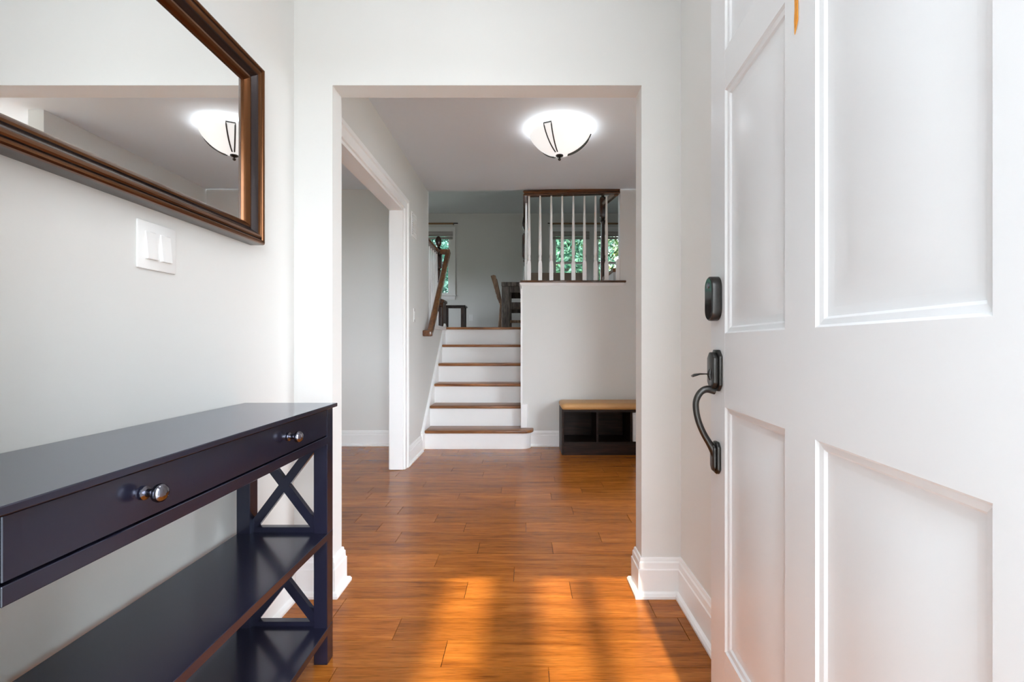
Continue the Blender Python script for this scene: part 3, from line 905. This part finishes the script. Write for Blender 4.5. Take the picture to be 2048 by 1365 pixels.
# ------------------------------------------------------------------ mirror
MY0, MY1, MZ0, MZ1 = 0.50, 1.560, 1.307, 1.881
mi = empty('wall_mirror', (XL, (MY0 + MY1) / 2, MZ0), 'large mirror in a moulded bronze frame above the console table', 'mirror')
FP = [(0, 0), (0.0, 0.040), (0.0015, 0.046), (0.005, 0.0495), (0.009, 0.0500), (0.0125, 0.0475), (0.0140, 0.0440), (0.0155, 0.0430), (0.017, 0.0455), (0.021, 0.0475), (0.026, 0.0462), (0.031, 0.0425), (0.036, 0.0370), (0.041, 0.0305), (0.0445, 0.0265), (0.0465, 0.0285), (0.052, 0.0285), (0.058, 0.0240), (0.064, 0.0165), (0.065, 0.015), (0.065, 0.0)]
DARK = {0, 6, 7, 11, 12, 13, 14}      # groove and cove glazed black-brown; outer edge darkened in place of its reflection
cr = [(MY0, MZ0), (MY1, MZ0), (MY1, MZ1), (MY0, MZ1)]
for i in range(4):
    A, B = Vector(cr[i]), Vector(cr[(i + 1) % 4])
    d = (B - A).normalized()
    n = Vector((-d.y, d.x))
    v, f = [], []
    for P_, s in ((A, 1), (B, -1)):
        for w, h in FP:
            q = P_ + n * w + d * w * s
            v.append((XL + 0.001 + h, q.x, q.y))
    k = len(FP)
    f = [(j, (j + 1) % k, k + (j + 1) % k, k + j) for j in range(k)] + [tuple(range(k))[::-1], tuple(range(k, 2 * k))]
    fo = mk('frame_rail', v, f, 'bronze', mi, angle=28)
    fo.data.materials.append(M['glaze_reflect'])
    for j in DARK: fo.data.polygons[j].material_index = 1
box('mirror_glass', XL + 0.006, XL + 0.012, MY0 + 0.062, MY1 - 0.062, MZ0 + 0.062, MZ1 - 0.062, 'mirror', mi)

# ------------------------------------------------------------------ switches, vent, outlet
sw = empty('light_switch', (XL, 1.16, 1.217), 'white double rocker light switch under the mirror', 'light switch')
box('switch_plate', XL, XL + 0.006, 1.099, 1.221, 1.160, 1.274, 'plastic', sw, bevel=0.003, seg=2)
for yc in (1.137, 1.183):
    rk = prism('rocker', [(XL + 0.005, 1.184), (XL + 0.013, 1.184), (XL + 0.013, 1.187), (XL + 0.0075, 1.250), (XL + 0.005, 1.250)], 1, yc - 0.0165, yc + 0.0165, 'plastic', sw, bevel=0.001)
s2 = empty('light_switch', (HXL, 4.09, 1.25), 'slim white light switch on the hall wall beside the stair handrail', 'light switch')
box('switch_plate', HXL, HXL + 0.005, 4.058, 4.128, 1.175, 1.292, 'plastic', s2, bevel=0.002)
box('rocker', HXL + 0.005, HXL + 0.009, 4.078, 4.108, 1.198, 1.266, 'plastic', s2, bevel=0.0015)
vt = empty('vent_grille', (HXL, 4.07, 2.0), 'white wall vent grille high beside the opening casing', 'vent')
box('grille_frame', HXL, HXL + 0.006, 3.985, 4.165, 1.895, 2.105, 'trim', vt, bevel=0.002)
for k in range(12):
    z = 1.915 + k * 0.0155
    box('slot', HXL + 0.0058, HXL + 0.0066, 4.002, 4.016, z, z + 0.008, 'slot', vt)
    prism('louvre', [(HXL + 0.006, z), (HXL + 0.011, z - 0.003), (HXL + 0.011, z), (HXL + 0.006, z + 0.007)], 1, 4.022, 4.150, 'trim', vt, smooth=False)
ol = empty('wall_outlet', (-1.08, UY, 1.53), 'white power outlet on the far wall of the upper room', 'outlet')
box('outlet_plate', -1.12, -1.035, UY - 0.006, UY, 1.455, 1.585, 'plastic', ol, bevel=0.002)
for zz in (1.492, 1.542):
    box('socket', -1.094, -1.061, UY - 0.0095, UY - 0.006, zz - 0.014, zz + 0.014, 'plastic', ol, bevel=0.002)

# ------------------------------------------------------------------ upper room furniture
dt = empty('dining_table', (0.3, 7.9, UPZ), 'grey-brown farmhouse table at the top of the stairs', 'table')
AX0, AX1, AY0, AY1 = -0.372, 1.20, 7.45, 8.45
box('table_top', AX0, AX1, AY0, AY1, 1.90, 1.965, 'table', dt, bevel=0.004)
for x0 in (AX0 + 0.005, AX1 - 0.135):
    for y0 in (AY0 + 0.005, AY1 - 0.135):
        box('leg', x0, x0 + 0.13, y0, y0 + 0.13, UPZ, 1.90, 'table', dt, bevel=0.004)
box('apron', AX0 + 0.135, AX1 - 0.135, AY0 + 0.02, AY0 + 0.045, 1.80, 1.90, 'table', dt)
box('apron', AX0 + 0.135, AX1 - 0.135, AY1 - 0.045, AY1 - 0.02, 1.80, 1.90, 'table', dt)
box('stretcher', AX0 + 0.135, AX1 - 0.135, AY0 + 0.03, AY0 + 0.09, 1.54, 1.65, 'table', dt, bevel=0.003)
box('stretcher', AX0 + 0.135, AX1 - 0.135, AY1 - 0.09, AY1 - 0.03, 1.54, 1.65, 'table', dt, bevel=0.003)

ch = empty('dining_chair', (-0.37, 8.0, UPZ), 'brown wooden ladder-back chair leaning at the end of the grey-brown table', 'chair')
cy0, cy1 = 7.62, 8.02
for yy in (cy0, cy1):
    # side post: straight leg below, raked back above
    poly = [(-0.435, UPZ), (-0.395, UPZ), (-0.375, UPZ + 0.40), (-0.375, UPZ + 0.47), (-0.47, UPZ + 0.90), (-0.505, UPZ + 0.91), (-0.55, UPZ + 0.895), (-0.405, UPZ + 0.42)]
    prism('back_post', poly, 1, yy - 0.02, yy + 0.02, 'chair', ch, bevel=0.003)
    box('leg', -0.03, 0.01, yy - 0.02, yy + 0.02, UPZ, UPZ + 0.43, 'chair', ch, bevel=0.003)
box('seat', -0.41, 0.03, cy0 - 0.03, cy1 + 0.03, UPZ + 0.43, UPZ + 0.46, 'chair', ch, bevel=0.006)
for k in range(5):
    t = 0.53 + 0.078 * k
    xx = -0.42 - (t - 0.47) * 0.265
    prism('slat', [(xx - 0.012, UPZ + t), (xx + 0.012, UPZ + t), (xx - 0.003, UPZ + t + 0.055), (xx - 0.028, UPZ + t + 0.055)], 1, cy0 + 0.02, cy1 - 0.02, 'chair', ch, bevel=0.002)
for yy in (cy0, cy1):
    box('stretcher', -0.40, -0.03, yy - 0.010, yy + 0.010, UPZ + 0.16, UPZ + 0.185, 'chair', ch)

sd = empty('side_table', (-1.30, 8.80, UPZ), 'small dark side table against the far wall of the upper room', 'side table')
box('table_top', -1.52, -1.085, 8.60, 8.98, UPZ + 0.485, UPZ + 0.51, 'sidetable', sd, bevel=0.003)
for x0 in (-1.50, -1.165):
    for y0 in (8.62, 8.90):
        box('leg', x0, x0 + 0.06, y0, y0 + 0.06, UPZ, UPZ + 0.485, 'sidetable', sd, bevel=0.002)
box('apron', -1.44, -1.165, 8.625, 8.645, UPZ + 0.455, UPZ + 0.485, 'sidetable', sd)

cb = empty('wooden_cabinet', (-1.52, 8.05, UPZ), 'low reddish-brown wooden cabinet behind the stair railing', 'cabinet')
box('cabinet_body', -1.70, -1.365, 7.90, 8.22, UPZ, UPZ + 0.50, 'cabinet', cb, bevel=0.004)
prism('cabinet_top', [(-1.72, UPZ + 0.50), (-1.345, UPZ + 0.50), (-1.345, UPZ + 0.54), (-1.40, UPZ + 0.56), (-1.48, UPZ + 0.60), (-1.56, UPZ + 0.61), (-1.64, UPZ + 0.60), (-1.72, UPZ + 0.55)], 1, 7.88, 8.23, 'cabinet', cb, bevel=0.004)
for x0 in (-1.685, -1.525):
    box('door_panel', x0, x0 + 0.145, 7.888, 7.90, UPZ + 0.05, UPZ + 0.46, 'cabinet', cb, bevel=0.004)
lathe('corner_column', [(0.020, UPZ + 0.02), (0.024, UPZ + 0.05), (0.014, UPZ + 0.07), (0.017, UPZ + 0.1), (0.014, UPZ + 0.40), (0.022, UPZ + 0.44), (0.022, UPZ + 0.48)], (-1.41, 7.885, 0), 'cabinet', cb, seg=14)

se = empty('settee', (0.46, 6.75, UPZ), 'brown upholstered settee back seen through the balusters', 'sofa')
cushion('backrest', 0.06, 0.845, 6.72, 6.86, UPZ + 0.30, 2.005, 0.03, 'settee', se)
cushion('seat', 0.06, 0.845, 6.18, 6.72, UPZ + 0.26, UPZ + 0.46, 0.03, 'settee', se)
for x0 in (0.10, 0.76):
    for y0 in (6.24, 6.78):
        box('leg', x0, x0 + 0.045, y0, y0 + 0.045, UPZ, UPZ + 0.30, 'sidetable', se, bevel=0.003)

LBL = ['folded beige roman shade at the top of the left window', 'folded beige roman shade on the middle window behind the balusters', 'folded beige roman shade on the right window behind the newel post']
for (a, b), lb in zip(WIN, LBL):
    sh = empty('window_shade', ((a + b) / 2, UY - 0.03, 3.0), lb, 'window shade', 'roman shades of the upper room')
    for k in range(3):
        z = 3.185 - 0.055 * k
        prism('fold', [(UY - 0.040, z + 0.055), (UY - 0.062 - 0.004 * k, z + 0.005), (UY - 0.056 - 0.004 * k, z), (UY - 0.034, z + 0.012), (UY - 0.032, z + 0.055)], 0, a - 0.06, b + 0.06, 'shade', sh, bevel=0.002)
for x0, x1, lb in ((-2.4, -1.33, 'thin wooden curtain rod above the left window'), (0.45, 2.25, 'thin wooden curtain rod above the pair of right windows')):
    cr_ = empty('curtain_rod', ((x0 + x1) / 2, UY - 0.08, 3.39), lb, 'curtain rod', 'curtain rods of the upper room')
    tube('rod', [(x0, UY - 0.08, 3.385), (x1 - 0.09, UY - 0.08, 3.385)] if x0 < 0 else [(x0 + 0.09, UY - 0.08, 3.385), (x1, UY - 0.08, 3.385)], 0.016, 'rod', cr_, 10)
    xe = x1 if x0 < 0 else x0
    tube('finial', [(xe - 0.0, UY - 0.08, 3.39), (xe + (-0.09 if x0 < 0 else 0.09), UY - 0.08, 3.39)], 0.010, 'gun', cr_, 8)
    xb_ = x1 - 0.10 if x0 < 0 else x0 + 0.10
    boxes('bracket', [(xb_ - 0.01, xb_ + 0.01, UY - 0.09, UY, 3.375, 3.395)], 'gun', cr_)

# ------------------------------------------------------------------ outdoors
struct(box('ground', -60, 60, -60, 60, -0.45, -0.35, 'ground'))
struct(box('porch_floor', -1.9, 2.9, -2.5, 0.13, -0.35, -0.03, 'concrete'))
struct(box('bounce_paving', -1.6, 7.0, -22.0, -2.5, -0.35, -0.30, 'concrete'))  # pale slab added out of view to bounce daylight into the hall
# unseen side walls added to narrow the daylight entering the doorway
M['siding'] = plain('siding_paint', (0.42, 0.42, 0.41), 0.7, bump=0.2, bscale=30)
for sx, nm in ((-1, 'wall_skyblock_left'), (1, 'wall_skyblock_right')):
    X0 = -0.575 if sx < 0 else 1.15
    yo = -2.4 if sx < 0 else -1.5
    wg = struct(box(nm, min(X0, X0 + sx * 1.2), max(X0, X0 + sx * 1.2), yo, 0.17, -0.03, 3.0, 'siding'))
    for k in range(20):
        z = -0.03 + 0.15 * k
        prism('siding_board', [(X0, z), (X0 - sx * 0.018, z), (X0 - sx * 0.008, z + 0.15), (X0, z + 0.15)], 1, yo, 0.16, 'siding', wg, smooth=False)


def tree(name, x, y, h, rx, rz, zc, n, mat, label, size=0.16, group=None, trunk_r=0.12):
    n, size = int(n * 2.6), size * 0.5
    t = empty(name, (x, y, -0.35), label, 'tree', group)
    pts = [(x + 0.10 * math.sin(k * 1.3), y, -0.35 + (h * 0.75 + 0.35) * k / 8) for k in range(9)]
    tube('trunk', pts, [trunk_r * (1.25 - 0.09 * k) for k in range(9)], 'bark', t, 10)
    v, f = [], []
    for i in range(n):
        # clustered points on shells of the crown
        a, b_ = random.uniform(0, 2 * PI), random.uniform(-1, 1)
        r = random.random() ** 0.4
        q = math.sqrt(1 - b_ * b_)
        c = Vector((x + rx * r * q * math.cos(a), y + rx * r * q * math.sin(a), zc + rz * r * b_))
        s = size * random.uniform(0.5, 1.2)
        d = Vector((random.gauss(0, 1), random.gauss(0, 1), random.gauss(-0.4, 0.8))).normalized()
        u = d.cross(Vector((random.gauss(0, 1), random.gauss(0, 1), random.gauss(0, 1)))).normalized()
        k = len(v)
        v += [tuple(c - d * s), tuple(c + u * s * 0.42), tuple(c + d * s), tuple(c - u * s * 0.42)]
        f.append((k, k + 1, k + 2, k + 3))
    me = bpy.data.meshes.new('crown')
    me.from_pydata([tuple(Vector(p) - Vector((x, y, -0.35))) for p in v], [], f)
    me.materials.append(M[mat])
    o = bpy.data.objects.new('crown', me)
    COL.objects.link(o)
    o.parent = t
    o['kind'] = 'stuff'
    return t


G = 'trees behind the house'
tree('garden_tree', -2.6, 13.5, 6.0, 1.35, 2.6, 3.6, 4600, 'leafC', 'leafy green tree outside the left window of the upper room', group=G)
tree('garden_tree', 1.2, 13.4, 6.5, 1.30, 2.7, 3.8, 4600, 'leafA', 'leafy green tree outside the window in the middle of the balusters', group=G)
tree('garden_tree', 4.0, 13.8, 6.0, 1.35, 2.6, 3.6, 4200, 'leafB', 'yellow-green leafy tree outside the rightmost window', group=G)
tree('garden_tree', 2.0, 17.6, 8.0, 2.2, 3.4, 4.2, 5200, 'leafB', 'farther yellowish tree between the two trees of the right windows', 0.2, group=G)
tree('garden_tree', -4.2, 17.6, 8.0, 2.4, 3.4, 4.2, 5200, 'leafA', 'farther green tree beyond the left window', 0.2, group=G)

# three unseen stems added to block the sun and shape the floor streaks
fy = empty('sun_block_stems', (0.0, -3.8, -0.35), 'three added unseen stems shaping the sun streaks in the entry', 'tree')
for x, r in ((-0.62, 0.31), (-0.045, 0.100), (0.245, 0.036)):
    tube('stem', [(x * 0.8, -3.8, -0.35), (x, -3.8, 1.5), (x, -3.8, 4.2), (x, -3.8, 7.6), (x * 1.6, -3.9, 9.4)], [r * 1.2, r * 1.05, r, r, r * 0.6], 'bark', fy, 12)

# ------------------------------------------------------------------ labels of the setting
for nm, lb in {
        'floor': 'glossy orange-brown plank floor of entry and hall', 'ceiling': 'white ceiling of the entry', 'ceiling_hall': 'pale grey hall ceiling around the bowl light',
        'wall_left': 'pale grey entry wall behind the mirror and console table', 'wall_right': 'pale grey entry wall behind the open front door',
        'wall_opening': 'pale grey wall with the plain square opening to the hall', 'wall_front': 'entry wall around the front doorway',
        'wall_hall_left': 'grey hall wall beside the stairs with the cased opening', 'wall_side_room': 'grey far wall of the room on the left',
        'wall_hall_right': 'grey right-hand wall of the hall seen in the mirror', 'wall_right_room': 'outer wall of the right-hand room',
        'wall_stair': 'grey wall behind the storage bench, low under the balusters', 'floor_upper': 'brown wooden floor at the top of the stairs',
        'ceiling_upper': 'dim grey ceiling of the upper room', 'wall_upper_back': 'grey far wall of the upper room with the windows',
        'wall_upper_left': 'left wall of the upper room', 'wall_upper_right': 'right wall of the upper room', 'wall_upper_front': 'wall above the hall ceiling in the upper room',
        'baseboard_right': 'white moulded baseboard right of the opening', 'baseboard_left': 'white moulded baseboard behind the console table',
        'baseboard_hall_left': 'short white baseboard left of the first step', 'baseboard_stair': 'white baseboard between the stairs and the bench',
        'baseboard_side_room': 'white baseboard in the room on the left', 'trim_2': 'white edge trim of the upper floor beside the stairs',
        'trim_front_door': 'white frame of the front doorway', 'window_1': 'white sash window at the left of the upper room',
        'window_2': 'white sash window seen between the middle balusters', 'window_3': 'white sash window behind the newel post on the right',
        'ground': 'lawn around the house', 'porch_floor': 'concrete floor of the porch', 'bounce_paving': 'added unseen pale slab bouncing daylight in through the doorway',
        'wall_skyblock_left': 'added unseen wall holding back daylight left of the porch', 'wall_skyblock_right': 'added unseen wall holding back daylight right of the porch'}.items():
    if nm in bpy.data.objects: bpy.data.objects[nm]['label'] = lb
